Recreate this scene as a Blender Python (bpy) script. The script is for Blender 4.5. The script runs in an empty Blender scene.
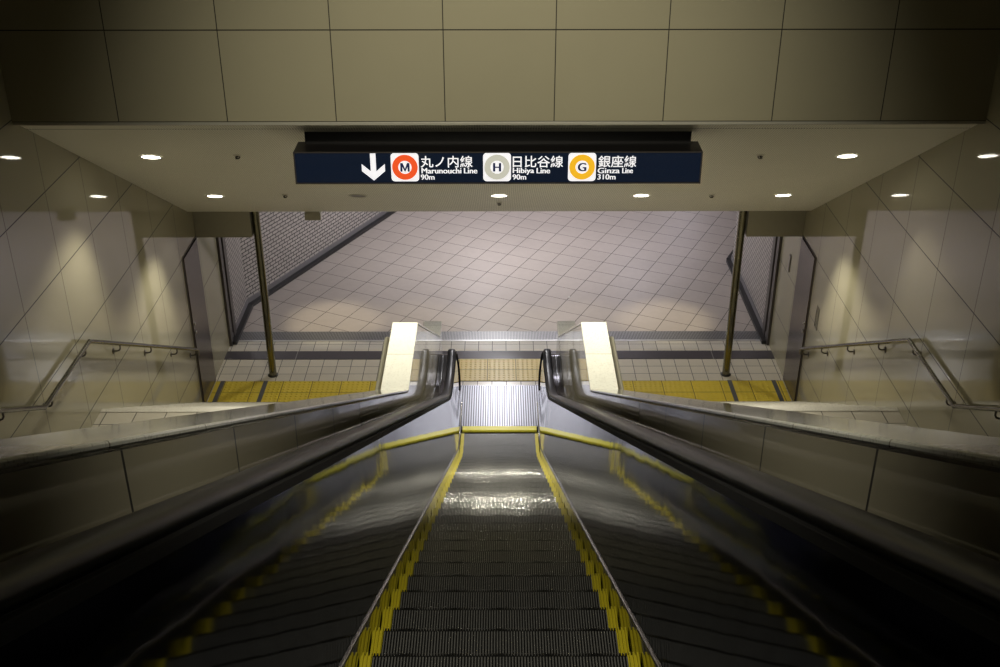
import bpy, bmesh, math, random
from mathutils import Vector, Matrix
random.seed(7)
sc = bpy.context.scene
COL = sc.collection
R = math.radians
ZF = -8.106          # lobby floor
SL = 0.5755          # escalator slope (30 deg)
XW = 4.05            # side walls
ZL = -6.06           # stair landing

# ------------------------------------------------------------------ helpers
def link(name, me, mat=None, parent=None):
    o = bpy.data.objects.new(name, me)
    COL.objects.link(o)
    if mat is not None:
        me.materials.append(mat)
    if parent is not None:
        o.parent = parent
    return o

class MB:
    """collects shapes into one mesh"""
    def __init__(s):
        s.v = []; s.f = []; s.smooth = []
    def add(s, verts, faces, smooth=False):
        n = len(s.v)
        s.v += [tuple(p) for p in verts]
        s.f += [tuple(i + n for i in f) for f in faces]
        s.smooth += [smooth] * len(faces)
        return s
    def box(s, x0, x1, y0, y1, z0, z1):
        x0, x1 = min(x0, x1), max(x0, x1)
        v = [(x0,y0,z0),(x1,y0,z0),(x1,y1,z0),(x0,y1,z0),(x0,y0,z1),(x1,y0,z1),(x1,y1,z1),(x0,y1,z1)]
        return s.add(v, [(0,3,2,1),(4,5,6,7),(0,1,5,4),(1,2,6,5),(2,3,7,6),(3,0,4,7)])
    def obox(s, c, ax, ay, az):
        c = Vector(c); ax, ay, az = Vector(ax), Vector(ay), Vector(az)
        v = [c+sx*ax+sy*ay+sz*az for sz in (-1,1) for sx, sy in ((-1,-1),(1,-1),(1,1),(-1,1))]
        return s.add(v, [(0,3,2,1),(4,5,6,7),(0,1,5,4),(1,2,6,5),(2,3,7,6),(3,0,4,7)])
    def prism_x(s, prof, x0, x1):
        """profile in (y,z), extruded along x"""
        n = len(prof)
        v = [(x0,y,z) for y,z in prof] + [(x1,y,z) for y,z in prof]
        f = [(i,(i+1)%n,(i+1)%n+n,i+n) for i in range(n)]
        f += [tuple(range(n))[::-1], tuple(range(n,2*n))]
        return s.add(v, f)
    def prism_z(s, prof, z0, z1):
        n = len(prof)
        v = [(x,y,z0) for x,y in prof] + [(x,y,z1) for x,y in prof]
        f = [(i,(i+1)%n,(i+1)%n+n,i+n) for i in range(n)]
        f += [tuple(range(n))[::-1], tuple(range(n,2*n))]
        return s.add(v, f)
    def tube(s, pts, r, n=12, cap=True):
        pts = [Vector(p) for p in pts]
        rings = []
        t0 = (pts[1]-pts[0]).normalized()
        up = Vector((0,0,1)) if abs(t0.z) < .9 else Vector((1,0,0))
        a = t0.cross(up).normalized()
        for i, p in enumerate(pts):
            ta = (p-pts[i-1]).normalized() if i else t0
            tb = (pts[i+1]-p).normalized() if i < len(pts)-1 else ta
            t = (ta+tb).normalized()
            a = (a - t*a.dot(t)).normalized()
            b = t.cross(a)
            k = 1/max(.5, t.dot(ta))
            rr = r[i] if isinstance(r, (list,tuple)) else r
            m = (tb-ta)
            rings.append([p + (a*math.cos(2*math.pi*j/n)+b*math.sin(2*math.pi*j/n))*rr*(1 if k < 1.001 else 1+(k-1)*.9) for j in range(n)])
        v = [q for ring in rings for q in ring]
        f = []
        for i in range(len(pts)-1):
            for j in range(n):
                f.append((i*n+j, i*n+(j+1)%n, (i+1)*n+(j+1)%n, (i+1)*n+j))
        s.add(v, f, True)
        if cap:
            s.add(rings[0], [tuple(range(n))[::-1]]); s.add(rings[-1], [tuple(range(n))])
        return s
    def lathe(s, c, axis, prof, n=24):
        """prof: list of (r, h) along axis from c"""
        c = Vector(c); w = Vector(axis).normalized()
        a = w.orthogonal().normalized(); b = w.cross(a)
        v = []
        for r, h in prof:
            for j in range(n):
                th = 2*math.pi*j/n
                v.append(c + w*h + (a*math.cos(th)+b*math.sin(th))*r)
        f = []
        for i in range(len(prof)-1):
            for j in range(n):
                f.append((i*n+j, i*n+(j+1)%n, (i+1)*n+(j+1)%n, (i+1)*n+j))
        s.add(v, f, True)
        return s
    def disc(s, c, axis, r, n=28):
        c = Vector(c); w = Vector(axis).normalized()
        a = w.orthogonal().normalized(); b = w.cross(a)
        s.add([c+(a*math.cos(2*math.pi*j/n)+b*math.sin(2*math.pi*j/n))*r for j in range(n)], [tuple(range(n))])
        return s
    def build(s, name, mat, parent=None, bevel=0, seg=2, fix=True):
        me = bpy.data.meshes.new(name)
        me.from_pydata(s.v, [], s.f)
        me.polygons.foreach_set('use_smooth', s.smooth)
        if fix:
            bm = bmesh.new(); bm.from_mesh(me)
            bmesh.ops.recalc_face_normals(bm, faces=bm.faces)
            bm.to_mesh(me); bm.free()
        me.update()
        o = link(name, me, mat, parent)
        if bevel:
            m = o.modifiers.new('bevel', 'BEVEL'); m.width = bevel; m.segments = seg; m.limit_method = 'ANGLE'; m.angle_limit = R(40)
        return o

def empty(name, loc, label=None, cat=None, group=None, rot=None):
    o = bpy.data.objects.new(name, None); COL.objects.link(o)
    o.empty_display_size = .1
    o.location = loc
    if rot is not None:
        o.rotation_euler = rot
    if label: tag(o, label, cat, group)
    return o
def tag(o, label, cat, group=None):
    o['label'] = label; o['category'] = cat
    if group: o['group'] = group
    return o
def struct(o, label=None, cat=None):
    o['kind'] = 'structure'
    if label: o['label'] = label
    if cat: o['category'] = cat
    return o
def keep_world(o, root):
    """mesh was modelled in scene coordinates: shift it into the root's frame"""
    o.data.transform(Matrix.Translation(-Vector(root.location)))
    return o

# ------------------------------------------------------------------ materials
class NT:
    def __init__(s, name):
        s.m = bpy.data.materials.new(name); s.m.use_nodes = True
        s.t = s.m.node_tree; s.b = s.t.nodes['Principled BSDF']
    def n(s, typ, **kw):
        x = s.t.nodes.new(typ)
        for k, v in kw.items(): setattr(x, k, v)
        return x
    def l(s, a, b): s.t.links.new(a, b)
    def math(s, op, a, b=None, c=None):
        x = s.n('ShaderNodeMath', operation=op)
        for i, q in enumerate((a, b, c)):
            if q is None: continue
            if isinstance(q, (int, float)): x.inputs[i].default_value = q
            else: s.l(q, x.inputs[i])
        return x.outputs[0]
    def xyz(s):
        tc = s.n('ShaderNodeTexCoord'); sp = s.n('ShaderNodeSeparateXYZ')
        s.l(tc.outputs['Object'], sp.inputs[0]); s.vec = tc.outputs['Object']
        return sp.outputs
    def mix(s, fac, a, b):
        x = s.n('ShaderNodeMix', data_type='RGBA')
        if isinstance(fac, (int, float)): x.inputs[0].default_value = fac
        else: s.l(fac, x.inputs[0])
        for i, q in ((6, a), (7, b)):
            if isinstance(q, (tuple, list)): x.inputs[i].default_value = (*q[:3], 1)
            else: s.l(q, x.inputs[i])
        return x.outputs[2]
    def noise(s, scale, detail=3, vec=None, rough=.5):
        x = s.n('ShaderNodeTexNoise'); x.inputs['Scale'].default_value = scale
        x.inputs['Detail'].default_value = detail; x.inputs['Roughness'].default_value = rough
        s.l(vec or s.vec, x.inputs['Vector'])
        return x.outputs['Fac']
    def set(s, **kw):
        for k, v in kw.items():
            k = k.replace('_', ' ')
            i = s.b.inputs[k]
            if isinstance(v, (int, float)): i.default_value = v
            elif isinstance(v, (tuple, list)): i.default_value = (*v[:3], 1)
            else: s.l(v, i)
        return s
    def bump(s, h, strength=.3, dist=.002):
        x = s.n('ShaderNodeBump'); x.inputs['Strength'].default_value = strength; x.inputs['Distance'].default_value = dist
        s.l(h, x.inputs['Height']); s.l(x.outputs[0], s.b.inputs['Normal'])
    def joint(s, coord, off, pitch, w):
        """1 inside the joint line, 0 elsewhere; also the tile index"""
        t = s.math('DIVIDE', s.math('SUBTRACT', coord, off), pitch)
        f = s.math('FRACT', t)
        d = s.math('MULTIPLY', s.math('MINIMUM', f, s.math('SUBTRACT', 1.0, f)), pitch)
        return s.math('LESS_THAN', d, w/2), s.math('FLOOR', t)

def plain(name, col, rough=.5, metal=0., vary=.06, scale=14, spec=None, ior=None):
    t = NT(name); t.xyz()
    nz = t.noise(scale, 4)
    a = tuple(max(0, c*(1-vary)) for c in col); b = tuple(min(1, c*(1+vary)) for c in col)
    t.set(Base_Color=t.mix(nz, a, b), Metallic=metal, Roughness=rough)
    if ior: t.set(IOR=ior)
    return t.m

def rotated(t, o, ang):
    c, s_ = math.cos(ang), math.sin(ang)
    u = t.math('ADD', t.math('MULTIPLY', o[0], c), t.math('MULTIPLY', o[1], s_))
    v = t.math('ADD', t.math('MULTIPLY', o[0], -s_), t.math('MULTIPLY', o[1], c))
    return u, v

def tiles(name, col, joint_col, rough, axes, vary=.08, noise=.10, nscale=6, ang=None, ior=1.5, nbump=0, stain=None, jr=.7):
    """axes: list of (axis index, offset, pitch, joint width)"""
    t = NT(name); o = list(t.xyz())
    if ang is not None:
        u, v = rotated(t, o, ang); o = [u, v, o[2]]
    masks = []; ids = []
    for ax, off, pitch, w in axes:
        m, i = t.joint(o[ax], off, pitch, w); masks.append(m); ids.append(i)
    mask = masks[0]
    for m in masks[1:]: mask = t.math('MAXIMUM', mask, m)
    cv = t.n('ShaderNodeCombineXYZ')
    for k, i in enumerate(ids[:3]): t.l(i, cv.inputs[k])
    wn = t.n('ShaderNodeTexWhiteNoise', noise_dimensions='3D'); t.l(cv.outputs[0], wn.inputs['Vector'])
    nz = t.noise(nscale, 5)
    val = t.math('ADD', t.math('MULTIPLY', t.math('SUBTRACT', wn.outputs['Value'], .5), vary*2),
                 t.math('MULTIPLY', t.math('SUBTRACT', nz, .5), noise*2))
    fac = t.math('ADD', val, .5)
    dark = tuple(c*.7 for c in col); light = tuple(min(1, c*1.3) for c in col)
    c = t.mix(fac, dark, light)
    if stain:
        st = t.noise(stain[0], 5, rough=.62)
        k = t.math('MULTIPLY', t.math('SUBTRACT', st, .5), stain[1]); k = t.math('MAXIMUM', k, 0)
        k = t.math('MINIMUM', k, .6)
        c = t.mix(k, c, stain[2])
    t.set(Base_Color=t.mix(mask, c, joint_col), IOR=ior)
    rr = t.n('ShaderNodeMix'); t.l(mask, rr.inputs[0]); rr.inputs[2].default_value = rough; rr.inputs[3].default_value = jr
    t.set(Roughness=rr.outputs[0])
    h = t.math('SUBTRACT', 1.0, mask)
    if nbump:
        h = t.math('ADD', h, t.math('MULTIPLY', t.noise(nbump, 2), .6))
    t.bump(h, .25, .002)
    return t.m

CREAM = (.328, .303, .210)
JD = (.02, .017, .012)
M = {}
M['wall_tile'] = tiles('cream_wall_tile', CREAM, JD, .05, [(1, 8.59, .903, .007), (2, -2.82, .7725, .010)], vary=.04, noise=.05, nscale=2.5)
M['facade_tile'] = tiles('cream_facade_tile', CREAM, JD, .10, [(0, .457, .905, .008), (2, -2.84, .757, .010)], vary=.03, noise=.05, nscale=2.5)
M['parapet_tile'] = tiles('polished_parapet_tile', (.43, .395, .29), JD, .045, [(1, 2.02, .885, .012)], vary=.04, noise=.05, nscale=2.5, ior=1.62)
M['lobby_floor'] = tiles('lobby_diagonal_tile', (.47, .415, .385), (.035, .03, .028), .38, [(0, .1525+.354*math.cos(R(64.3))+16.818*math.sin(R(64.3))-.1525, .411, .009), (1, -.354*math.sin(R(64.3))+16.818*math.cos(R(64.3)), .411, .009)],
                         vary=.05, noise=.12, nscale=9, ang=R(64.3), stain=(.8, .9, (.30, .27, .27)))
M['white_tile'] = tiles('threshold_white_tile', (.69, .635, .53), (.05, .045, .04), .3, [(0, .0985, .2055, .008), (1, 14.496, .2133, .008)], vary=.09, noise=.1, nscale=12)
M['strip_tile'] = tiles('threshold_strip_tile', (.66, .62, .55), (.05, .045, .04), .3, [(0, .0985, .2055, .008), (1, 14.955, .4, .008)], vary=.09, noise=.1, nscale=12)
M['stair_tile'] = tiles('stair_tile', (.32, .295, .245), (.04, .035, .03), .3, [(0, .0985, .306, .01), (1, 9.8, .306, .01)], vary=.07, noise=.1, nscale=16)
def brick(name, ang):
    t = NT(name); o = list(t.xyz())
    u, _ = rotated(t, o, ang)
    cv = t.n('ShaderNodeCombineXYZ'); t.l(u, cv.inputs[0]); t.l(o[2], cv.inputs[1])
    b = t.n('ShaderNodeTexBrick'); t.l(cv.outputs[0], b.inputs['Vector'])
    b.inputs['Scale'].default_value = 1.0; b.inputs['Brick Width'].default_value = .145; b.inputs['Row Height'].default_value = .062
    b.inputs['Mortar Size'].default_value = .008; b.inputs['Mortar Smooth'].default_value = .1
    b.inputs['Color1'].default_value = (.47, .43, .41, 1); b.inputs['Color2'].default_value = (.40, .365, .35, 1)
    b.inputs['Mortar'].default_value = (.012, .010, .010, 1)
    t.set(Base_Color=b.outputs['Color'], Roughness=.28)
    t.bump(t.math('SUBTRACT', 1.0, b.outputs['Fac']), .4, .004)
    return t.m
M['brick_side'] = brick('small_brick_tile', R(90))
M['brick_diag'] = brick('small_brick_tile_diagonal', R(64.2))
M['granite'] = None
def granite(name, base, dark, rough, joint=None):
    t = NT(name); o = t.xyz()
    v = t.n('ShaderNodeTexVoronoi'); v.inputs['Scale'].default_value = 170; t.l(t.vec, v.inputs['Vector'])
    wn = t.n('ShaderNodeTexWhiteNoise'); t.l(v.outputs['Color'], wn.inputs['Vector'])
    sp = t.math('LESS_THAN', wn.outputs['Value'], .10)
    c = t.mix(t.noise(8, 4), tuple(x*.93 for x in base), tuple(min(1, x*1.06) for x in base))
    c = t.mix(t.math('MULTIPLY', sp, .55), c, dark)
    if joint:
        m, _ = t.joint(o[1], joint[0], joint[1], joint[2]); c = t.mix(m, c, (.25, .23, .18))
    t.set(Base_Color=c, Roughness=rough)
    return t.m
M['coping'] = granite('pale_granite_coping', (.84, .84, .77), (.45, .43, .38), .06, (9.27, .665, .006))
M['end_stone'] = plain('grey_end_stone', (.17, .165, .14), .3)
M['granite'] = granite('speckled_granite', (.36, .34, .29), (.08, .07, .06), .5)
def perforated():
    t = NT('perforated_white_soffit'); o = t.xyz()
    def dots(off):
        fx = t.math('SUBTRACT', t.math('FRACT', t.math('ADD', t.math('DIVIDE', o[0], .022), off)), .5)
        fy = t.math('SUBTRACT', t.math('FRACT', t.math('ADD', t.math('DIVIDE', o[1], .019), off)), .5)
        r2 = t.math('ADD', t.math('MULTIPLY', fx, fx), t.math('MULTIPLY', fy, fy))
        return t.math('LESS_THAN', r2, .085)
    m = dots(0.0)
    # one darker punched row just behind the bulkhead
    row, _ = t.joint(o[1], 9.39, 50, .02)
    fx = t.math('LESS_THAN', t.math('FRACT', t.math('DIVIDE', o[0], .024)), .55)
    row = t.math('MULTIPLY', row, fx)
    c = t.mix(t.noise(1.5, 3), (.78, .76, .65), (.84, .82, .72))
    c = t.mix(t.math('MULTIPLY', m, .5), c, (.06, .055, .045))
    c = t.mix(row, c, (.03, .028, .022))
    t.set(Base_Color=c, Roughness=.5)
    return t.m
M['soffit'] = perforated()
M['upper_ceiling'] = plain('painted_ceiling', (.35, .34, .30), .7)
M['trim'] = plain('pale_metal_trim', (.48, .46, .39), .35, .3)
M['beam'] = plain('olive_painted_metal', (.33, .31, .24), .35, .2)
M['door'] = plain('brown_painted_steel', (.07, .052, .038), .22, .3, ior=1.6)
M['dark_frame'] = plain('dark_frame_metal', (.085, .075, .07), .35, .4)
M['black_base'] = plain('black_baseboard', (.02, .019, .02), .4)
M['grey_base'] = plain('grey_baseboard', (.18, .17, .18), .4)
M['deck'] = plain('dark_polished_steel', (.085, .085, .095), .14, 1., .04)
M['guide'] = plain('dark_rail_guide', (.012, .012, .013), .7, 0., .04, ior=1.2)
M['chrome'] = plain('polished_steel', (.5, .49, .48), .14, 1., .04)
M['rail_steel'] = plain('satin_steel_rail', (.17, .16, .14), .2, 1., .05)
M['bracket'] = plain('dark_bracket', (.10, .09, .075), .35, .9)
M['olive_rail'] = plain('olive_lacquered_rail', (.30, .285, .22), .35, .35)
M['post'] = plain('brass_tinted_steel_post', (.20, .19, .13), .15, 1., .06)
M['rubber'] = plain('black_rubber', (.008, .008, .011), .32, 0., .1, ior=1.22)
M['rubber_boot'] = plain('black_rubber_boot', (.02, .02, .02), .5)
M['yellow'] = plain('yellow_paint', (.62, .53, .02), .42, 0., .12, 40)
M['comb'] = plain('yellow_comb', (.74, .68, .03), .4, 0., .08, 60)
M['skirt'] = plain('dark_coated_skirt', (.075, .075, .08), .06, 1., .1)
def brushed(name, col, rough, axis, rvar=.08, wav=0, streak=.1):
    t = NT(name); o = t.xyz()
    mp = t.n('ShaderNodeMapping'); mp.inputs['Scale'].default_value = tuple(2 if i == axis else (160 if not wav else 12) for i in range(3))
    t.l(t.vec, mp.inputs['Vector'])
    nz = t.noise(1, 3, mp.outputs[0])
    t.set(Base_Color=t.mix(nz, tuple(c*(1-streak) for c in col), tuple(min(1, c*(1+streak)) for c in col)), Metallic=1.,
          Roughness=t.math('ADD', rough, t.math('MULTIPLY', nz, rvar)))
    if wav:
        t.bump(t.noise(wav, 2), .18, .01)
    return t.m
M['panel'] = brushed('brushed_steel_rib_reflections', (.14, .147, .178), .035, 2, .03, 2.2, .55)  # strong colour streaks imitate floor plate ribs reflected in the panel
M['floor_plate'] = brushed('ribbed_floor_plate_steel', (.27, .275, .31), .28, 1, .12)
def tread_metal():
    t = NT('ridged_step_aluminium'); o = t.xyz()
    t.set(Base_Color=t.mix(t.noise(30, 3), (.30, .30, .30), (.38, .38, .375)), Metallic=.55, Roughness=.2)
    # fine lengthwise machining marks: scatter light across the step only
    wn = t.n('ShaderNodeTexWhiteNoise', noise_dimensions='3D'); mp = t.n('ShaderNodeMapping')
    mp.inputs['Scale'].default_value = (4000, 30, 1); t.l(t.vec, mp.inputs['Vector']); t.l(mp.outputs[0], wn.inputs['Vector'])
    gm = t.n('ShaderNodeNewGeometry'); cv = t.n('ShaderNodeCombineXYZ')
    t.l(t.math('MULTIPLY', t.math('SUBTRACT', wn.outputs['Value'], .5), 1.0), cv.inputs[0])
    va = t.n('ShaderNodeVectorMath', operation='ADD'); t.l(gm.outputs['Normal'], va.inputs[0]); t.l(cv.outputs[0], va.inputs[1])
    vn = t.n('ShaderNodeVectorMath', operation='NORMALIZE'); t.l(va.outputs[0], vn.inputs[0]); t.l(vn.outputs[0], t.b.inputs['Normal'])
    return t.m
M['tread'] = tread_metal()
def ribbed(name, c1, c2, pitch, rough=.4, metal=.6):
    t = NT(name); o = t.xyz()
    m = t.math('LESS_THAN', t.math('FRACT', t.math('DIVIDE', o[0], pitch)), .5)
    t.set(Base_Color=t.mix(m, c1, c2), Roughness=rough, Metallic=metal)
    return t.m
M['grate'] = ribbed('ribbed_grating_steel', (.36, .36, .36), (.12, .12, .13), .023, .38, .7)
M['steel_edge'] = plain('bright_steel_edge', (.75, .75, .74), .3, .8)
M['track'] = tiles('dark_stone_track', (.075, .068, .078), (.2, .19, .19), .22, [(0, 1.1, 2.05, .012), (1, 10, 9, .001)], vary=.05, noise=.1, nscale=20)
M['tactile'] = tiles('yellow_tactile_tile', (.77, .585, .045), (.16, .11, .02), .42, [(0, .238, .4125, .010), (1, 13.856, .32, .010)], vary=.08, noise=.16, nscale=18)
M['tactile_pale'] = tiles('pale_tactile_tile', (.77, .58, .15), (.2, .14, .03), .42, [(0, .238, .4125, .010), (1, 13.856, .32, .010)], vary=.06, noise=.14, nscale=18)
M['joint_strip'] = plain('grey_joint_strip', (.10, .10, .10), .5)
M['sign_black'] = plain('black_sign_case', (.009, .008, .008), .4)
def emis(name, base, em, strength, rough=.25, both=True):
    t = NT(name); t.xyz()
    nz = t.noise(3, 2)
    t.set(Base_Color=t.mix(nz, tuple(c*.97 for c in base), base), Roughness=rough, Emission_Color=em, Emission_Strength=strength)
    return t.m
M['sign_blue'] = emis('navy_lit_panel', (.006, .010, .021), (.008, .014, .031), .4, .1)
M['sign_white'] = emis('white_lit_film', (.8, .8, .82), (.92, .92, 1.0), .62)
M['sign_red'] = emis('red_lit_film', (.75, .10, .02), (.80, .075, .018), .62)
M['sign_silver'] = emis('silver_lit_film', (.5, .5, .46), (.50, .50, .43), .62)
M['sign_gold'] = emis('gold_lit_film', (.8, .45, .02), (.80, .42, .018), .62)
M['sign_navy'] = emis('navy_letter_film', (.01, .015, .05), (.012, .016, .06), .6)
M['lamp_lens'] = emis('glowing_lamp_lens', (.9, .88, .8), (1, .95, .82), 14.0)
M['lamp_dead'] = plain('unlit_lamp_lens', (.05, .045, .035), .3)
M['lamp_ring'] = plain('white_lamp_ring', (.62, .60, .52), .4)
M['dark_metal'] = plain('dark_fitting_metal', (.04, .037, .03), .4, .5)
M['notice'] = plain('grey_notice_plate', (.16, .145, .12), .4, 0., .5, 60)
M['paper'] = plain('white_paper', (.85, .85, .83), .8)
M['hall_floor'] = plain('upper_hall_floor', (.22, .21, .19), .4)
M['hall_wall'] = plain('upper_hall_wall', (.10, .095, .085), .6)

# ------------------------------------------------------------------ profile curves (y -> z)
def blend(y, h, zflat, w):
    yi = (-h - zflat)/SL
    if y <= yi-w: return -h-SL*y
    if y >= yi+w: return zflat
    return zflat + SL*(w-(y-yi))**2/(4*w)
def nosing(y): return blend(y, 1.165, ZF, .55)
def skirt_top(y): return blend(y, 1.10, ZF+.10, .35)
RAIL_FLAT = ZF+.90
def rail_top(y): return blend(y, .29, RAIL_FLAT, .75)

# ------------------------------------------------------------------ the setting
YF = 9.126
for s, side in ((-1, 'left'), (1, 'right')):
    w = MB().box(s*XW, s*(XW+.3), -6, 14.9, ZF-.3, 1.3).build('wall_'+side, M['wall_tile'])
    struct(w, 'glossy cream panelled wall on the %s of the stairs' % side, 'wall')
    # vertical dark frame of the roller shutter recess
    f = MB().box(s*(XW-.035), s*(XW+.3), 14.9, 15.03, ZF, -5.3).box(s*(XW+.015), s*(XW+.3), 15.03, 15.12, ZF, -5.3).box(s*(XW-.035), s*(XW+.3), 15.12, 15.27, ZF, -5.3).build('trim_%d' % (1 if s < 0 else 2), M['dark_frame'], bevel=.006)
    struct(f, 'dark metal shutter guide frame on the %s lobby wall' % side, 'trim')

# lobby walls in small brick tile
dl = Vector((math.cos(R(64.2)), math.sin(R(64.2)), 0)); nl = Vector((-dl.y, dl.x, 0))
def wall_run(name, p0, p1, thick, mat, side, z0=ZF-.1, z1=-5.2):
    """thick > 0 grows to the left of p0->p1"""
    p0 = Vector((*p0, 0)); p1 = Vector((*p1, 0)); d = (p1-p0).normalized(); n = Vector((-d.y, d.x, 0))*thick
    q = [p0, p1, p1+n, p0+n]
    return MB().prism_z([(a.x, a.y) for a in q], z0, z1).build(name, mat)
def along(p, t): return (p[0]+dl.x*t, p[1]+dl.y*t)
LC = (-XW, 16.255); RC = (3.99, 17.95)
w = MB().box(-XW, -XW-.3, 15.27, 16.255, ZF-.1, -5.2).build('wall_lobby_left', M['brick_side']); struct(w, 'small brick tile wall beside the left shutter frame', 'wall')
w = wall_run('wall_lobby_left_diagonal', LC, along(LC, 13), .3, M['brick_diag'], 'l'); struct(w, 'small brick tile wall running diagonally behind the left post', 'wall')
w = MB().box(XW, XW+.3, 15.27, 17.95, ZF-.1, -5.2).build('wall_lobby_right', M['brick_side']); struct(w, 'small brick tile wall beside the right shutter frame', 'wall')
w = wall_run('wall_lobby_right_diagonal', (XW, 17.95), along((XW, 17.95), 11), -.3, M['brick_diag'], 'r'); struct(w, 'small brick tile wall turning away behind the right post', 'wall')
e0, e1 = along(LC, 12.9), along((XW, 17.95), 10.9)
w = wall_run('wall_lobby_back', e0, e1, .3, M['brick_diag'], 'b'); struct(w, 'far end wall of the lobby', 'wall')
# baseboards: black kick strip with a grey course above
def base_run(name, p0, p1, side, kind):
    p0 = Vector((*p0, 0)); p1 = Vector((*p1, 0)); d = (p1-p0).normalized(); n = Vector((-d.y, d.x, 0))*side
    def q(t): return [(a.x, a.y) for a in (p0-n*.001, p1-n*.001, p1+n*t, p0+n*t)]
    o = MB().prism_z(q(.10), ZF, ZF+.05).build(name, M['black_base']); struct(o, kind, 'baseboard')
    g = MB().prism_z(q(.02), ZF+.05, ZF+.125).build('cap_strip', M['grey_base'], o)
    g['label'] = 'grey course above the black kick strip'
base_run('baseboard_left', (-XW, 14.95), LC, -1, 'black skirting below the left brick tile wall')
base_run('baseboard_left_diagonal', LC, along(LC, 12.8), -1, 'black skirting along the diagonal brick tile wall')
base_run('baseboard_right', (XW, 14.95), (XW, 17.95), 1, 'black skirting below the right brick tile wall')
base_run('baseboard_right_diagonal', (XW, 17.95), along((XW, 17.95), 10.8), 1, 'black skirting turning away behind the right post')

# floors
o = MB().prism_z([(-XW-.1, 15.363), (XW+.1, 15.363), (XW+.1, 17.95), along((XW+.1, 17.95), 11), along((-XW-.1, 16.3), 13), (-XW-.1, 16.3)], ZF-.2, ZF).build('floor', M['lobby_floor'])
struct(o, 'diagonally laid grey pink tile floor of the lobby', 'floor')
o = MB().box(-XW-.1, XW+.1, 13.744, 15.363, ZF-.2, ZF-.003).build('floor_threshold', M['white_tile']); struct(o, 'small white square tiles between the tactile strips and the drain', 'floor')
o = MB().box(-XW+.0, XW, 14.80, 15.049, ZF-.06, ZF-.001).build('floor_threshold_strip', M['strip_tile']); struct(o, 'narrow row of white tiles beside the drain grating', 'floor')
for s, side in ((-1, 'left'), (1, 'right')):
    o = MB().box(s*.81, s*(XW+.1), 12.2, 13.744, ZF-.2, ZF-.003).build('floor_stair_foot_'+side, M['white_tile']); struct(o, 'tiles at the foot of the %s stairs' % side, 'floor')
o = MB().box(-XW, XW, -6, -.6, -1.15, -.935).build('floor_upper', M['hall_floor']); struct(o, 'upper hall floor behind the viewer', 'floor')
# ceilings
o = MB().box(-XW, XW, -6, YF, 1.0, 1.2).build('ceiling_upper', M['upper_ceiling']); struct(o, 'upper hall ceiling', 'ceiling')
o = MB().box(-XW-.3, XW+.3, -6.3, -6, -1.2, 1.2).build('wall_back', M['hall_wall']); struct(o, 'upper hall wall behind the viewer', 'wall')
YS, ZS, ZSF = 13.71, -5.467, -2.833
o = MB().prism_x([(YF+.02, ZSF-.012), (YS, ZS), (YS, ZS+.25), (YF+.02, ZSF+.25)], -XW, XW).build('ceiling', M['soffit']); struct(o, 'sloping perforated ceiling over the stairs and escalator', 'ceiling')
o = MB().prism_z([(-XW-.2, YS), (XW+.2, YS), (XW+.2, 17.9), along((XW+.2, 17.9), 12), along((-XW-.2, 16.2), 13.4), (-XW-.2, 16.2)], -5.2, -5.0).build('ceiling_lobby', M['upper_ceiling']); struct(o, 'flat lobby ceiling', 'ceiling')
# bulkhead facing the viewer
o = MB().box(-XW, XW, YF, YF+.25, -2.84, 1.2).build('wall_bulkhead', M['facade_tile']); struct(o, 'cream panelled bulkhead above the sign', 'wall')
o = MB().box(-XW, XW, YF+.006, YF+.05, -2.872, -2.842).build('trim_bulkhead', M['trim'], bevel=.004); struct(o, 'pale metal edge strip below the bulkhead', 'trim')
# door leaves on the side walls
for s, side, n in ((-1, 'left', 1), (1, 'right', 2)):
    d = MB().box(s*(XW-.02), s*(XW+.02), 13.20, 13.89, ZF+.004, -5.912).build('door_%d' % n, M['door'], bevel=.004)
    struct(d, 'tall brown steel door set in the %s wall at the stair foot' % side, 'door')
    MB().box(s*(XW-.006), s*(XW+.02), 13.175, 13.199, ZF+.004, -5.89).box(s*(XW-.006), s*(XW+.02), 13.891, 13.915, ZF+.004, -5.89).box(s*(XW-.006), s*(XW+.02), 13.2, 13.89, -5.911, -5.89).build('door_frame', M['dark_frame'], d)
    for zz in (-6.88, -7.0):
        MB().lathe((s*(XW-.02), 13.27, zz), (-s, 0, 0), [(0, .012), (.018, .012), (.022, .008), (.022, 0)], 16).build('lock', M['chrome'], d)
# header beams between wall and posts
for s, side in ((-1, 'left'), (1, 'right')):
    o = MB().box(s*3.30, s*XW, 13.92, 14.12, -5.92, -5.2).build('wall_header_'+side, M['beam'], bevel=.004); struct(o, 'short olive header beam between the %s wall and post' % side, 'beam')

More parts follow.
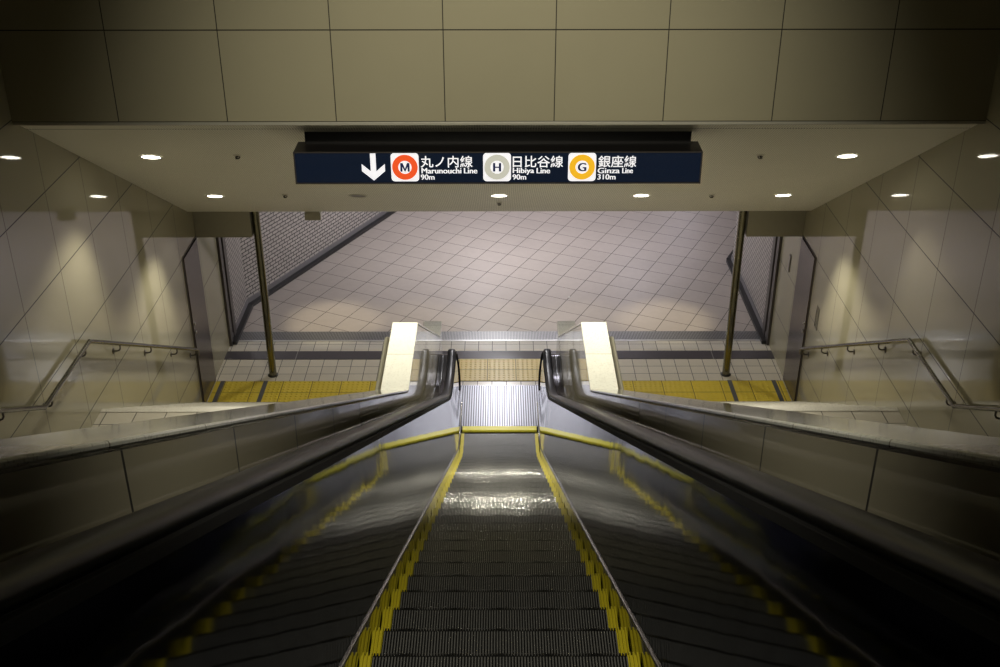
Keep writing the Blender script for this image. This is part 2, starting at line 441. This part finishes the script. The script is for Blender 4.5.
# ------------------------------------------------------------------ floor strips and tactile paving
o = MB().box(-XW, XW, 15.09, 15.363, ZF-.05, ZF+.003).build('drain_grating', M['grate']); tag(o, 'grey ribbed drain grating across the lobby floor', 'drain grating')
o = MB().box(-XW, XW, 15.052, 15.088, ZF-.05, ZF+.004).build('drain_edge_strip', M['steel_edge']); tag(o, 'thin bright steel strip along the near side of the drain grating', 'floor strip')
o = MB().box(-XW, XW, 14.496, 14.741, ZF-.05, ZF+.003).build('shutter_track', M['track']); tag(o, 'dark stone shutter track band across the white tiles', 'floor strip')
def tactile(name, x0, x1, y0, y1, mat, label, dark=()):
    m = MB().box(x0, x1, y0, y1, ZF-.02, ZF+.004)
    px, py = .4125/6, .32/5
    i0 = math.floor((x0-.238)/px)
    for i in range(i0, i0+int((x1-x0)/px)+3):
        x = .238+(i+.5)*px
        if not x0+.03 < x < x1-.03 or any(a-.03 < x < b+.03 for a, b in dark): continue
        j0 = math.floor((y0-13.856)/py)
        for j in range(j0, j0+int((y1-y0)/py)+3):
            y = 13.856+(j+.5)*py
            if not y0+.02 < y < y1-.02: continue
            v = []; r0, r1, h = .021, .013, .006
            for r, z in ((r0, ZF+.004), (r1, ZF+.004+h)):
                v += [(x+r*math.cos(k*math.pi/3), y+r*math.sin(k*math.pi/3), z) for k in range(6)]
            m.add(v, [(k, (k+1) % 6, (k+1) % 6+6, k+6) for k in range(6)]+[tuple(range(6, 12))])
    o = m.build(name, mat, fix=False)
    tag(o, label, 'tactile paving')
    for a, b in dark:
        MB().box(a, b, y0, y1, ZF+.0045, ZF+.009).build('joint_strip', M['joint_strip'], o)
    return o
tactile('tactile_paving', -.80, .80, 13.856, 14.494, M['tactile_pale'], 'pale yellow tactile paving at the end of the escalator landing plate')
tactile('tactile_paving', -XW+.03, -1.06, 13.22, 13.856, M['tactile'], 'yellow tactile paving at the foot of the stairs by the left door', dark=((-3.955, -3.895), (-3.345, -3.285)))
tactile('tactile_paving', 1.06, XW-.03, 13.22, 13.856, M['tactile'], 'yellow tactile paving at the foot of the stairs by the right door', dark=((3.235, 3.295), (3.86, 3.92)))

# ------------------------------------------------------------------ staircases
def staircase(s, side):
    root = empty('staircase', (s*2.55, 9.2, ZL), 'pale tiled staircase with a landing between the escalator and the %s wall' % side, 'stairs')
    xa, xb = s*1.05, s*(XW-.002)
    def P(o): return keep_world(o, root)
    P(MB().box(xa, xb, 8.44, 9.8, ZL-.18, ZL).build('landing', M['stair_tile'], root))
    n = 12; rise = (ZL-ZF)/n; tread = 3.2/(n-1)
    for k in range(1, n):
        y0 = 9.8+(k-1)*tread; z = ZL-k*rise
        st = P(MB().box(xa, xb, y0-.02 if k > 1 else y0, y0+tread, max(z-.35, ZF-.05), z).build('step', M['stair_tile'], root))
        P(MB().box(xa, xb, y0+tread-.05, y0+tread+.004, z+.0005, z+.006).build('nosing', M['granite'], st))
    P(MB().box(xa, xb, 9.74, 9.804, ZL+.0005, ZL+.006).build('nosing', M['granite'], root))
    k = 1
    while True:
        y1 = 8.44-(k-1)*tread; z = ZL+k*rise
        if z > -.95: break
        st = P(MB().box(xa, xb, y1-tread-.02, y1, z-.35, z).build('step', M['stair_tile'], root))
        P(MB().box(xa, xb, y1-.05, y1+.004, z+.0005, z+.006).build('nosing', M['granite'], st))
        k += 1
    return root
staircase(-1, 'left'); staircase(1, 'right')

# ------------------------------------------------------------------ parapets between escalator and stairs
XP0, XP1 = .81, 1.045
def parapet(s, side):
    top = [(-.6, -.155+SL*.6), (8.62, -5.13), (9.92, -5.13), (13.60, -7.245), (14.05, -7.245)]
    low = []
    prof = [(-.6, -1.6)] + [(y, z-.03) for y, z in top] + [(14.05, ZF-.05), (12.3, ZF-.05)]
    w = MB().prism_x(prof, s*XP0, s*XP1).build('wall_parapet_'+side, M['parapet_tile'])
    struct(w, 'polished tile parapet between the escalator and the %s stairs' % side, 'wall')
    c = MB()
    th = .022
    cp = [(y, z) for y, z in top] + [(y, z-th) for y, z in reversed(top)]
    cc = c.prism_x(cp, s*(XP0-.004), s*(XP1+.012)).build('coping', M['coping'], w, bevel=.006)
    cc['label'] = 'pale stone coping'
    # stair handrail fixed to the stair side of the parapet
    xr = s*1.10
    root = empty('handrail', (xr, 8.94, -5.22), 'olive handrail on the stair side of the %s parapet' % side, 'handrail', 'handrails on the stair sides of the parapets')
    pts = [(xr, .6, -5.22+SL*7.9), (xr, 8.5, -5.22), (xr, 9.74, -5.22), (xr, 13.1, -5.22-SL*3.36), (xr, 13.13, -7.18), (xr, 13.13, -7.26)]
    keep_world(MB().tube(pts, .023, 12).build('rail', M['olive_rail'], root), root)
    for y, z in ((8.57, -5.24), (9.49, -5.22), (10.38, -5.588), (11.29, -6.112), (12.19, -6.63), (7.68, -4.748), (5.88, -3.712), (4.07, -2.67), (2.27, -1.634)):
        keep_world(MB().tube([(xr, y, z-.03), (xr, y, z-.07), (s*(XP1+.002), y, z-.08)], .01, 8).build('bracket', M['bracket'], root), root)
parapet(-1, 'left'); parapet(1, 'right')

# ------------------------------------------------------------------ wall handrails
def wall_rail(s, side):
    x = s*3.97
    root = empty('handrail', (x, 9.0, -5.18), 'steel handrail bent over the landing on the %s tiled wall' % side, 'handrail', 'steel wall handrails')
    P = lambda o: keep_world(o, root)
    yA = 8.41
    pts = [(x, .6, -5.18+SL*(yA-.6)), (x, yA, -5.18), (x, 9.63, -5.18), (x, 13.0, -5.18-SL*3.37), (x, 13.03, -7.14), (x, 13.03, -7.22)]
    P(MB().tube(pts, .021, 14).build('rail', M['rail_steel'], root))
    def rz(y):
        return -5.18-SL*(y-yA) if y < yA else (-5.18 if y < 9.63 else -5.18-SL*(y-9.63))
    for y in [13.0-.06, 12.19, 11.29, 10.38, 9.49, 8.57, 7.68, 6.78, 5.88, 4.98, 4.07, 3.17, 2.27]:
        z = rz(y)
        br = MB().tube([(x, y, z-.02), (x, y, z-.055), (x+s*.012, y, z-.078), (x+s*.035, y, z-.088), (s*XW-s*.004, y, z-.088)], .009, 8)
        br.lathe((s*XW, y, z-.088), (-s, 0, 0), [(0, .010), (.03, .010), (.034, .006), (.034, 0)], 16)
        P(br.build('bracket', M['bracket'], root))
wall_rail(-1, 'left'); wall_rail(1, 'right')

# ------------------------------------------------------------------ posts, small box under the soffit edge, notices
for s, side in ((-1, 'left'), (1, 'right')):
    root = empty('shutter_post', (s*3.2457, 14.035, ZF), 'round metal post standing on the white tiles near the %s door' % side, 'post', 'round metal posts')
    MB().lathe((0, 0, 0), (0, 0, 1), [(.053, .012), (.053, 2.905)], 28).build('shaft', M['post'], root)
    MB().lathe((0, 0, 0), (0, 0, 1), [(0, 0), (.075, 0), (.075, .008), (.06, .018), (.052, .02)], 28).build('base_plate', M['dark_metal'], root)
root = empty('ceiling_box', (-2.435, 13.78, -5.50), 'small olive box fixed below the end of the perforated ceiling', 'box')
MB().box(-.105, .105, -.05, .05, -.10, .0).build('cover', M['beam'], root, bevel=.006)
MB().box(-.09, .09, -.045, .045, .0, .27).build('bracket', M['beam'], root)
n_ = empty('notice', (XW, 12.81, -6.57), 'small dark framed mark on the right wall above the handrail', 'notice')
nm = MB()
nm.box(-.008, -.001, -.06, .06, -.15, -.135).box(-.008, -.001, -.06, .06, .135, .15).box(-.008, -.001, -.06, -.045, -.135, .135).box(-.008, -.001, .045, .06, -.135, .135)
nm.build('frame', M['notice'], n_)
nm = MB()
for a in (-.08, .0, .08): nm.obox((-.004, 0, a), (.003, 0, 0), (0, .04, .03), (0, -.004, .006))
nm.build('slats', M['notice'], n_)
o = MB().box(XW-.012, XW-.0005, 14.32, 14.39, -6.63, -6.38).build('switch_plate', M['notice'], bevel=.003); tag(o, 'narrow dark plate on the cream panel beyond the right door', 'plate')

sc_ = MB().add([(0, 0, 0), (.035, .004, 0), (.03, .022, .004), (.004, .02, .002), (.002, .001, .006), (.034, .006, .007), (.029, .021, .01), (.006, .018, .009)],
               [(0, 3, 2, 1), (4, 5, 6, 7), (0, 1, 5, 4), (1, 2, 6, 5), (2, 3, 7, 6), (3, 0, 4, 7)]).build('paper_scrap', M['paper'])
sc_.location = (1.12, 16.54, ZF+.0005); tag(sc_, 'tiny white paper scrap lying on the diagonal lobby tiles', 'litter')
# ------------------------------------------------------------------ soffit fittings
sn = Vector((0, -SL, -1)).normalized()             # outward (down) normal of the sloping ceiling
def soff_z(y): return ZSF-.012 + (ZS-ZSF+.012)*(y-YF-.02)/(YS-YF-.02)
LAMPS = [(-3.37, 10.46), (3.37, 10.46), (-1.68, 10.46), (0, 10.46), (1.68, 10.46),
         (-3.36, 12.56), (-1.67, 12.56), (0, 12.56), (1.68, 12.56), (3.36, 12.56)]
where = {(-3.37, 10.46): 'lit round downlight nearest the bulkhead and the left wall', (3.37, 10.46): 'lit round downlight nearest the bulkhead and the right wall',
         (-3.36, 12.56): 'lit round downlight of the low row by the left wall', (3.36, 12.56): 'lit round downlight of the low row by the right wall',
         (0, 12.56): 'lit round downlight below the middle of the hanging sign', (1.68, 12.56): 'lit round downlight below the right part of the sign',
         (-1.67, 12.56): 'dark unlit round downlight below the arrow of the sign',
         (-1.68, 10.46): 'round downlight hidden above the left part of the sign', (0, 10.46): 'round downlight hidden above the middle of the sign', (1.68, 10.46): 'round downlight hidden above the right part of the sign'}
def spot(name, loc, energy, col, half, blend_=.5, radius=.05, aim=None):
    l = bpy.data.lights.new(name, 'SPOT'); l.energy = energy; l.color = col; l.spot_size = 2*R(half); l.spot_blend = blend_; l.shadow_soft_size = radius
    o = bpy.data.objects.new(name, l); COL.objects.link(o); o.location = loc
    if aim is not None:
        o.rotation_euler = (Vector(aim)-Vector(loc)).to_track_quat('-Z', 'Y').to_euler()
    return o
WARM = (1.0, .94, .76)
for x, y in LAMPS:
    c = Vector((x, y, soff_z(y)))
    dead = (x, y) == (-1.67, 12.56)
    root = empty('downlight', c, where[(x, y)], 'ceiling lamp', 'round downlights in the sloping ceiling')
    MB().lathe((0, 0, 0), sn, [(.090, .004), (.094, .010), (.106, .010), (.110, .001)], 32).build('trim_ring', M['lamp_ring'], root)
    MB().disc(sn*.003, sn, .094).build('lens', M['lamp_dead'] if dead else M['lamp_lens'], root)
    if not dead:
        ax_ = Vector((0, -.52, -.85))          # the lamps look square out of the sloping ceiling
        spot('downlight_beam', c+sn*.03, 140 if (y < 11 and abs(x) < 3) else (35 if (y < 11 and x > 3) else (160 if y > 11 else 125)), WARM, 47, .55, .06, aim=c+sn*.03+ax_)
for x, y, lb in ((-2.52, 10.40, 'left of the sign'), (2.52, 10.42, 'right of the sign'), (-2.52, 12.50, 'below the left end of the sign'), (2.51, 12.54, 'below the right end of the sign'), (0, 13.05, 'below the middle downlight')):
    c = Vector((x, y, soff_z(y)))
    root = empty('sprinkler', c, 'small dark sprinkler head in the sloping ceiling ' + lb, 'sprinkler', 'sprinkler heads')
    MB().lathe((0, 0, 0), (0, 0, -1), [(.0, -.01), (.012, .0), (.012, .016), (.0, .016)], 12).build('body', M['dark_metal'], root)
    MB().lathe((0, 0, 0), sn, [(.04, .0), (.036, .007), (.0, .009)], 16).build('collar', M['lamp_ring'], root)
    d = MB()
    d.disc((0, 0, -.034), (0, 0, -1), .022, 12)
    for k in range(3):
        a = 2*math.pi*k/3+.5
        d.tube([(.014*math.cos(a), .014*math.sin(a), -.012), (.026*math.cos(a), .026*math.sin(a), -.024), (.010*math.cos(a), .010*math.sin(a), -.034)], .004, 6)
    d.build('deflector', M['dark_metal'], root)

# ------------------------------------------------------------------ hanging sign
SX0, SX1, SYF, SYB, SZT, SZB = -1.763, 1.744, 9.26, 9.54, -3.147, -3.437
sg = empty('hanging_sign', ((SX0+SX1)/2, 9.4, SZT), 'long black hanging sign with a white arrow and three train line names', 'sign')
P = lambda o: keep_world(o, sg)
P(MB().box(SX0+.07, SX1-.07, SYB-.05, SYB, SZT, soff_z(SYB-.05)+.03).build('hanger', M['sign_black'], sg))
P(MB().box(SX0, SX1, SYF+.006, SYB, SZB, SZT).build('housing', M['sign_black'], sg, bevel=.004))
P(MB().box(SX0+.012, SX1-.012, SYF, SYF+.01, SZB+.014, SZT-.014).build('face_panel', M['sign_blue'], sg))
fr = MB().box(SX0, SX1, SYF-.004, SYF+.006, SZT-.010, SZT).box(SX0, SX1, SYF-.004, SYF+.006, SZB, SZB+.010).box(SX0, SX0+.010, SYF-.004, SYF+.006, SZB, SZT).box(SX1-.010, SX1, SYF-.004, SYF+.006, SZB, SZT)
P(fr.build('face_frame', M['dark_frame'], sg))
def flat_poly(name, pts, y, mat, parent, th=.0015):
    n = len(pts)
    v = [(x, y, z) for x, z in pts] + [(x, y+th, z) for x, z in pts]
    f = [tuple(range(n)), tuple(range(n, 2*n))[::-1]] + [(i, i+n, (i+1) % n+n, (i+1) % n) for i in range(n)]
    return MB().add(v, f).build(name, mat, parent)
# arrow
ax, zt, zb = -1.083, -3.160, -3.405
k = .024
arrow = [(ax-k, zt), (ax+k, zt), (ax+k, zb+.105), (ax+.103, zb+.160), (ax+.103, zb+.105), (ax, zb), (ax-.103, zb+.105), (ax-.103, zb+.160), (ax-k, zb+.105)]
arrow = [(ax-k, zt), (ax+k, zt), (ax+k, zb+.084), (ax+.100, zb+.150), (ax+.100, zb+.086), (ax, zb), (ax-.100, zb+.086), (ax-.100, zb+.150), (ax-k, zb+.084)]
P(flat_poly('arrow', arrow, SYF-.002, M['sign_white'], sg))
def text(name, body, x0, x1, z0, z1, y, mat, parent, off=0.0, bold=0):
    cu = bpy.data.curves.new(name, 'FONT'); cu.body = body; cu.size = 1; cu.offset = off; cu.resolution_u = 4
    t = bpy.data.objects.new(name, cu); COL.objects.link(t)
    dg = bpy.context.evaluated_depsgraph_get(); me = bpy.data.meshes.new_from_object(t.evaluated_get(dg))
    bpy.data.objects.remove(t); bpy.data.curves.remove(cu)
    vs = [v.co.copy() for v in me.vertices]
    a, b = min(v.x for v in vs), max(v.x for v in vs); c, d = min(v.y for v in vs), max(v.y for v in vs)
    for v in me.vertices:
        v.co = (x0+(v.co.x-a)/(b-a)*(x1-x0), y, z0+(v.co.y-c)/(d-c)*(z1-z0))
    if bold:
        bm = bmesh.new(); bm.from_mesh(me); base = list(bm.faces)
        for k, dx in enumerate((-bold, bold)):
            g = bmesh.ops.duplicate(bm, geom=list(base)+[v for v in {v for f in base for v in f.verts}])
            vv = [q for q in g['geom'] if isinstance(q, bmesh.types.BMVert)]
            bmesh.ops.translate(bm, vec=(dx, -.0001*(k+1), 0), verts=vv)
        bm.to_mesh(me); bm.free()
    me.materials.clear()
    return link(name, me, mat, parent)
def badge(x, colmat, letter, lw):
    r = .12; cz = -3.285; cr = .032
    pts = []
    for qx, qz, a0 in ((1, 1, 0), (-1, 1, 90), (-1, -1, 180), (1, -1, 270)):
        for i in range(7):
            a = R(a0+15*i); pts.append((x+qx*(r-cr)+cr*math.cos(a), cz+qz*(r+.008-cr)+cr*math.sin(a)))
    b = P(flat_poly('line_symbol', pts, SYF-.002, M['sign_white'], sg))
    def ring(r0, r1, y, mat, name):
        n = 40; v = []
        for rr in (r0, r1):
            v += [(x+rr*math.cos(2*math.pi*i/n), y, cz+rr*1.03*math.sin(2*math.pi*i/n)) for i in range(n)]
        P(MB().add(v, [(i, (i+1) % n, (i+1) % n+n, i+n) for i in range(n)]).build(name, mat, b))
    ring(.057, .110, SYF-.0035, colmat, 'ring')
    if letter == 'M':
        a, h, k = lw, .039, .018
        pts = [(-a, -h), (-a+k, -h), (-a+k, h-.034), (-.003, -h), (.003, -h), (a-k, h-.034), (a-k, -h), (a, -h), (a, h), (a-.021, h), (0, -.012), (-a+.021, h), (-a, h)]
        P(flat_poly('letter', [(x+px, cz+pz) for px, pz in pts], SYF-.004, M['sign_navy'], b, .0004))
    else:
        P(text('letter', letter, x-lw, x+lw, cz-.038, cz+.038, SYF-.004, M['sign_navy'], b, .006, .004))
    return b
def line(x0, kanji, kx, latin, lx, dist, dx, bx, mat, letter, lw, name):
    badge(bx, mat, letter, lw)
    P(text('name_text', kanji, x0, kx, -3.288, -3.182, SYF-.0025, M['sign_white'], sg, .010))
    for wd, (wa, wb) in zip(latin.split(), lx):
        P(text('name_text', wd, wa, wb, -3.341 if 'y' not in wd else -3.353, -3.292, SYF-.0025, M['sign_white'], sg, 0, .0022))
    P(text('distance_text', dist, x0, dx, -3.398, -3.350, SYF-.0025, M['sign_white'], sg, 0, .0018))
line(-.676, '丸ノ内線', -.228, 'Marunouchi Line', ((-.668, -.327), (-.302, -.19)), '90m', -.560, -.811, M['sign_red'], 'M', .040, '')
line(.117, '日比谷線', .550, 'Hibiya Line', ((.119, .300), (.324, .4375)), '90m', .232, -.018, M['sign_silver'], 'H', .031, '')
line(.851, '銀座線', 1.180, 'Ginza Line', ((.851, 1.038), (1.063, 1.152)), '310m', 1.005, .714, M['sign_gold'], 'G', .034, '')

# ------------------------------------------------------------------ the escalator
esc = empty('escalator', (0, 12.6, ZF), 'steel escalator with yellow edged steps and black rubber handrails going down to the lobby', 'escalator')
E_ = lambda o: keep_world(o, esc)
# steps: ridged tread and riser, swept cross profile
PITCH = .349; W2 = .506; SIDE = .042
def ridge_profile(x0, x1, pitch, top, depth):
    n = max(1, round((x1-x0)/pitch)); p = (x1-x0)/n; out = []
    for i in range(n):
        a = x0+i*p
        out += [(a, -depth), (a+p*.36, -depth), (a+p*.42, top), (a+p*.86, top), (a+p*.92, -depth)]
    out.append((x1, -depth))
    return out
def step_strip(x0, x1, pitch, top, depth, rise, y0=-PITCH, y1=0.0):
    """tread from y0 to y1 at z=0, then riser down by rise, rounded nosing"""
    pr = ridge_profile(x0, x1, pitch, top, depth)
    path = [((y0, 0), (0, 1)), ((y1-.03, 0), (0, 1)), ((y1-.0299, -.004), (0, 1)), ((y1-.012, -.004), (0, 1)), ((y1-.004, -.007), (.7, .7)), ((y1, -.014), (1, 0)), ((y1-.03, -rise), (1, 0))]
    v = []; f = []; m = len(pr)
    for (y, z), (ny, nz) in path:
        for x, h in pr:
            v.append((x, y+ny*h, z+nz*h))
    for i in range(len(path)-1):
        for j in range(m-1):
            f.append((i*m+j, (i+1)*m+j, (i+1)*m+j+1, i*m+j+1))
    return v, f
def mesh_of(v, f, mat):
    me = bpy.data.meshes.new('step'); me.from_pydata(v, [], f); me.update(); me.materials.append(mat); return me
M['groove'] = plain('dark_plate_groove', (.06, .06, .07), .4, .8)
M['riser'] = plain('dark_step_riser', (.028, .028, .028), .4, .8)
tread_me = mesh_of(*step_strip(-W2+SIDE, W2-SIDE, .0112, .0, .010, .22), M['tread'])
tread_me.materials.append(M['riser'])
npr = len(ridge_profile(-W2+SIDE, W2-SIDE, .0112, 0, .01))-1
for i_, p_ in enumerate(tread_me.polygons):
    if i_ >= npr or i_ % 5 != 2: p_.material_index = 1
yl_me = mesh_of(*step_strip(-W2, -W2+SIDE, .0157, .004, .008, .22), M['yellow'])
yr_me = mesh_of(*step_strip(W2-SIDE, W2, .0157, .004, .008, .22), M['yellow'])
y = 12.52
ys = []
while y > -.55:
    ys.append(y); y -= PITCH
for y in ys:
    z = nosing(y)
    if y > 12.5: z = ZF
    st = link('step', tread_me, None, esc); st.location = (0, y-12.6, z-ZF-.004)
    for me in (yl_me, yr_me):
        d = link('edge_strip', me, None, st); d['label'] = 'yellow edge strip'
# comb and landing plate
cb = MB()
n = 64; x0, x1 = -.49, .49; p = (x1-x0)/n
cb.box(x0, x1, 12.565, 12.66, ZF-.03, ZF+.006)
for i in range(n):
    a = x0+i*p
    cb.add([(a+p*.2, 12.565, ZF+.004), (a+p*.8, 12.565, ZF+.004), (a+p*.6, 12.535, ZF-.004), (a+p*.4, 12.535, ZF-.004)], [(0, 1, 2, 3)])
E_(cb.build('comb', M['comb'], esc))
pr = ridge_profile(-.805, .805, .032, .002, .006)
v = []; f = []; m = len(pr)
for yy in (12.66, 13.742):
    v += [(x, yy, ZF+.003+h) for x, h in pr]
f = [(j, j+1, m+j+1, m+j) for j in range(m-1)]
pl_ = MB().add(v, f); pl_.box(-.805, .805, 12.66, 13.742, ZF-.05, ZF-.004)
lp = E_(pl_.build('landing_plate', M['floor_plate'], esc, fix=False))
lp.data.materials.append(M['groove'])
for i_, p_ in enumerate(lp.data.polygons):
    if i_ < m-1 and i_ % 5 in (0, 1, 3, 4): p_.material_index = 1

def yrange(a, b, n): return [a+(b-a)*i/(n-1) for i in range(n)]
YC, RR = 13.09, .31                       # newel centre and radius at the handrail top
ZC = RAIL_FLAT-RR
def rail_path(off, n_arc=22, back=True):
    """handrail line, offset inwards (down) by off"""
    pts = []
    for yy in [-.8, 2, 5, 8, 10] + yrange(10.6, 13.05, 26):
        dz = (rail_top(yy+.01)-rail_top(yy-.01))/.02
        nrm = Vector((-dz, 1)).normalized()
        pts.append((yy-nrm.x*off, rail_top(yy)-nrm.y*off))
    a1 = -R(90) if not back else -R(100)
    for i in range(n_arc+1):
        a = R(90)+(a1-R(90))*i/n_arc
        r = RR-off
        pts.append((YC+r*math.cos(a), ZC+r*math.sin(a)))
    return pts
for s, side in ((-1, 'left'), (1, 'right')):
    # skirt
    ysk = yrange(-.6, 10.8, 6)+yrange(11.0, 13.1, 24)
    v = []; f = []
    for yy in ysk:
        zt = skirt_top(yy)
        v += [(s*.510, yy, zt-.42 if yy < 11.6 else max(zt-.42, ZF-.06)), (s*.510, yy, zt), (s*.530, yy, zt), (s*.530, yy, zt-.42 if yy < 11.6 else max(zt-.42, ZF-.06))]
    for i in range(len(ysk)-1):
        for j in range(4):
            f.append((4*i+j, 4*i+(j+1) % 4, 4*i+4+(j+1) % 4, 4*i+4+j))
    E_(MB().add(v, f).build('skirt', M['skirt'], esc))
    # bright edge moulding above the skirt
    E_(MB().tube([(s*.512, yy, skirt_top(yy)+.008) for yy in ysk], .0085, 8).build('edge_moulding', M['rail_steel'], esc))
    # inner balustrade panel, columns from skirt to handrail, closing in the round newel
    cols = []
    for yy in yrange(-.6, 10.2, 10)+yrange(10.4, YC, 22):
        cols.append((yy, skirt_top(yy)+.012, rail_top(yy)-.062))
    rp = RR-.055
    for i in range(1, 15):
        a = R(90)*(1-i/14); dy = rp*math.cos(a); dz = rp*math.sin(a)
        cols.append((YC+dy, ZC-dz*.98, ZC+dz))
    v = []; f = []; rows = 5; N = len(cols)
    for yy, z0, z1 in cols:
        hgt = max(.001, rail_top(yy)-.062-skirt_top(yy)-.012)
        for r_ in range(rows):
            z = z0+(z1-z0)*r_/(rows-1)
            fr_ = min(1, max(0, (z-skirt_top(yy)-.012)/hgt))
            v.append((s*(.514+.072*fr_), yy, z))
    for i in range(N-1):
        for j in range(rows-1):
            f.append((i*rows+j, (i+1)*rows+j, (i+1)*rows+j+1, i*rows+j+1))
    n0 = len(v)
    v2 = [(s*(abs(x)+.02), yy, z) for x, yy, z in v]
    mbp = MB().add(v, f, True).add(v2, [q[::-1] for q in f], True)
    E_(mbp.build('balustrade_panel', M['panel'], esc, fix=False))
    # sub-deck rail below the handrail: two stepped bright profiles
    dk = rail_path(.052)
    def ribbon(path, prof, lean=0):
        """prof: list of (x, dn) closed; dn along the inward normal"""
        v = []; f = []; m = len(prof)
        P2 = [Vector(p) for p in path]
        for i, p in enumerate(P2):
            t = (P2[min(i+1, len(P2)-1)]-P2[max(i-1, 0)]).normalized(); nrm = Vector((-t.y, t.x))
            for x, dn in prof:
                q = p+nrm*dn
                if lean and q.x > 12.4:
                    k = min(1, (q.x-12.4)/.5)
                    x -= k*lean*max(0, RAIL_FLAT-q.y)/.72
                v.append((s*x, q.x, q.y))
        for i in range(len(P2)-1):
            for j in range(m):
                f.append((i*m+j, i*m+(j+1) % m, (i+1)*m+(j+1) % m, (i+1)*m+j))
        mb = MB().add(v, f, False)
        mb.add(v[:m], [tuple(range(m))]); mb.add(v[-m:], [tuple(range(m))])
        return mb
    E_(ribbon(dk, [(.578, -.012), (.584, .010), (.600, .010), (.604, .020), (.680, .020), (.684, .006), (.684, -.013), (.578, -.013)], .072).build('handrail_guide', M['guide'], esc, bevel=.002))
    # handrail: rounded C section
    cs = []
    for k in range(16):
        a = 2*math.pi*k/16
        cs.append((.643+.046*math.copysign(abs(math.cos(a))**.7, math.cos(a)), .026*math.copysign(abs(math.sin(a))**.7, math.sin(a))))
    hr = ribbon(rail_path(.026), cs, .072); hr.smooth = [len(q) == 4 for q in hr.f]
    E_(hr.build('handrail', M['rubber'], esc))
    # rubber boot where the handrail dives into the newel
    E_(MB().box(s*.535, s*.63, YC-.20, YC-.035, ZF+.20, ZF+.36).build('handrail_boot', M['rubber_boot'], esc, bevel=.02))
    # outer deck between handrail and parapet, rolling over the newel
    od = rail_path(.085, back=False)
    E_(ribbon(od, [(.684, .014), (.735, .014), (.738, .010), (.744, .010), (.747, .014), (.806, .014), (.806, -.02), (.684, -.02)]).build('outer_deck', M['deck'], esc, bevel=.002))
    # newel base below the round end
    E_(MB().prism_x([(12.2, ZF+.0), (YC+.02, ZF+.0), (YC+.10, ZF+.10), (YC+.02, ZF+.24), (12.2, ZF+.3)], s*.535, s*.80).build('newel_base', M['chrome'], esc, bevel=.01))

# ------------------------------------------------------------------ light
def area(name, loc, sx, sy, energy, col, rot=(0, 0, 0), spread=180):
    l = bpy.data.lights.new(name, 'AREA'); l.shape = 'RECTANGLE'; l.size = sx; l.size_y = sy; l.energy = energy; l.color = col; l.spread = R(spread)
    o = bpy.data.objects.new(name, l); COL.objects.link(o); o.location = loc; o.rotation_euler = rot
    return o
COOL = (.95, .90, 1.0)
pl2 = bpy.data.lights.new('lobby_lamp', 'POINT'); pl2.energy = 220; pl2.color = (.98, .97, 1.0); pl2.shadow_soft_size = .12
plo = bpy.data.objects.new('lobby_lamp', pl2); COL.objects.link(plo); plo.location = (0, 17.8, -5.4)
for px, py in ((1.3, 19.0), (2.9, 22.3), (-.4, 21.5), (4.4, 25.2)):
    area('lobby_tube', (px, py, -5.25), .12, 1.3, 25, COOL, (0, 0, R(-25.8)))
for x, e in ((-2.6, 150), (-1.3, 60), (0, 60), (1.3, 60), (2.6, 150)):
    spot('lobby_downlight', (x, 15.7, -5.25), e, (1, .88, .58), 18, .8, .06)
# upper hall: lamp pair over the escalator, then unseen fills added nearer the viewer
for x in (-.75, .75):
    spot('hall_lamp_and_fill', (x, 4.0, .85), 575, WARM, 31, 1.0, .08, aim=(x*.4, 9.0, -2.9))
for x in (-2.4, 2.4):
    spot('hall_lamp_and_fill', (x, .8, .9), 20, WARM, 60, 1.0, .08)  # unseen fill pair, added to lift the dark parapets near the viewer
spot('hall_lamp_and_fill', (0, 2.9, .9), 190, WARM, 38, 1.0, .08)  # unseen fill, added to brighten the near steps and inner parapet faces

w = bpy.data.worlds.new('World'); sc.world = w; w.use_nodes = True
bg = w.node_tree.nodes['Background']; bg.inputs[0].default_value = (.9, .88, .8, 1); bg.inputs[1].default_value = .004

# ------------------------------------------------------------------ camera
cam = bpy.data.cameras.new('Camera'); co = bpy.data.objects.new('Camera', cam); COL.objects.link(co)
cam.sensor_width = 36; cam.lens = 36*1.1289; cam.clip_start = .05
co.matrix_world = Matrix.Rotation(-.0006, 4, 'Z') @ Matrix.Rotation(R(90-27.918), 4, 'X') @ Matrix.Rotation(-.0012, 4, 'Z')
sc.camera = co

vs = sc.view_settings
sc.display_settings.display_device = 'sRGB'
vs.view_transform = 'Standard'; vs.look = 'None'; vs.gamma = 1; vs.use_curve_mapping = False; vs.exposure = 0.0
sc.cycles.use_denoising = True
sc.cycles.max_bounces = 10; sc.cycles.glossy_bounces = 6; sc.cycles.diffuse_bounces = 4
sc.cycles.sample_clamp_indirect = 4
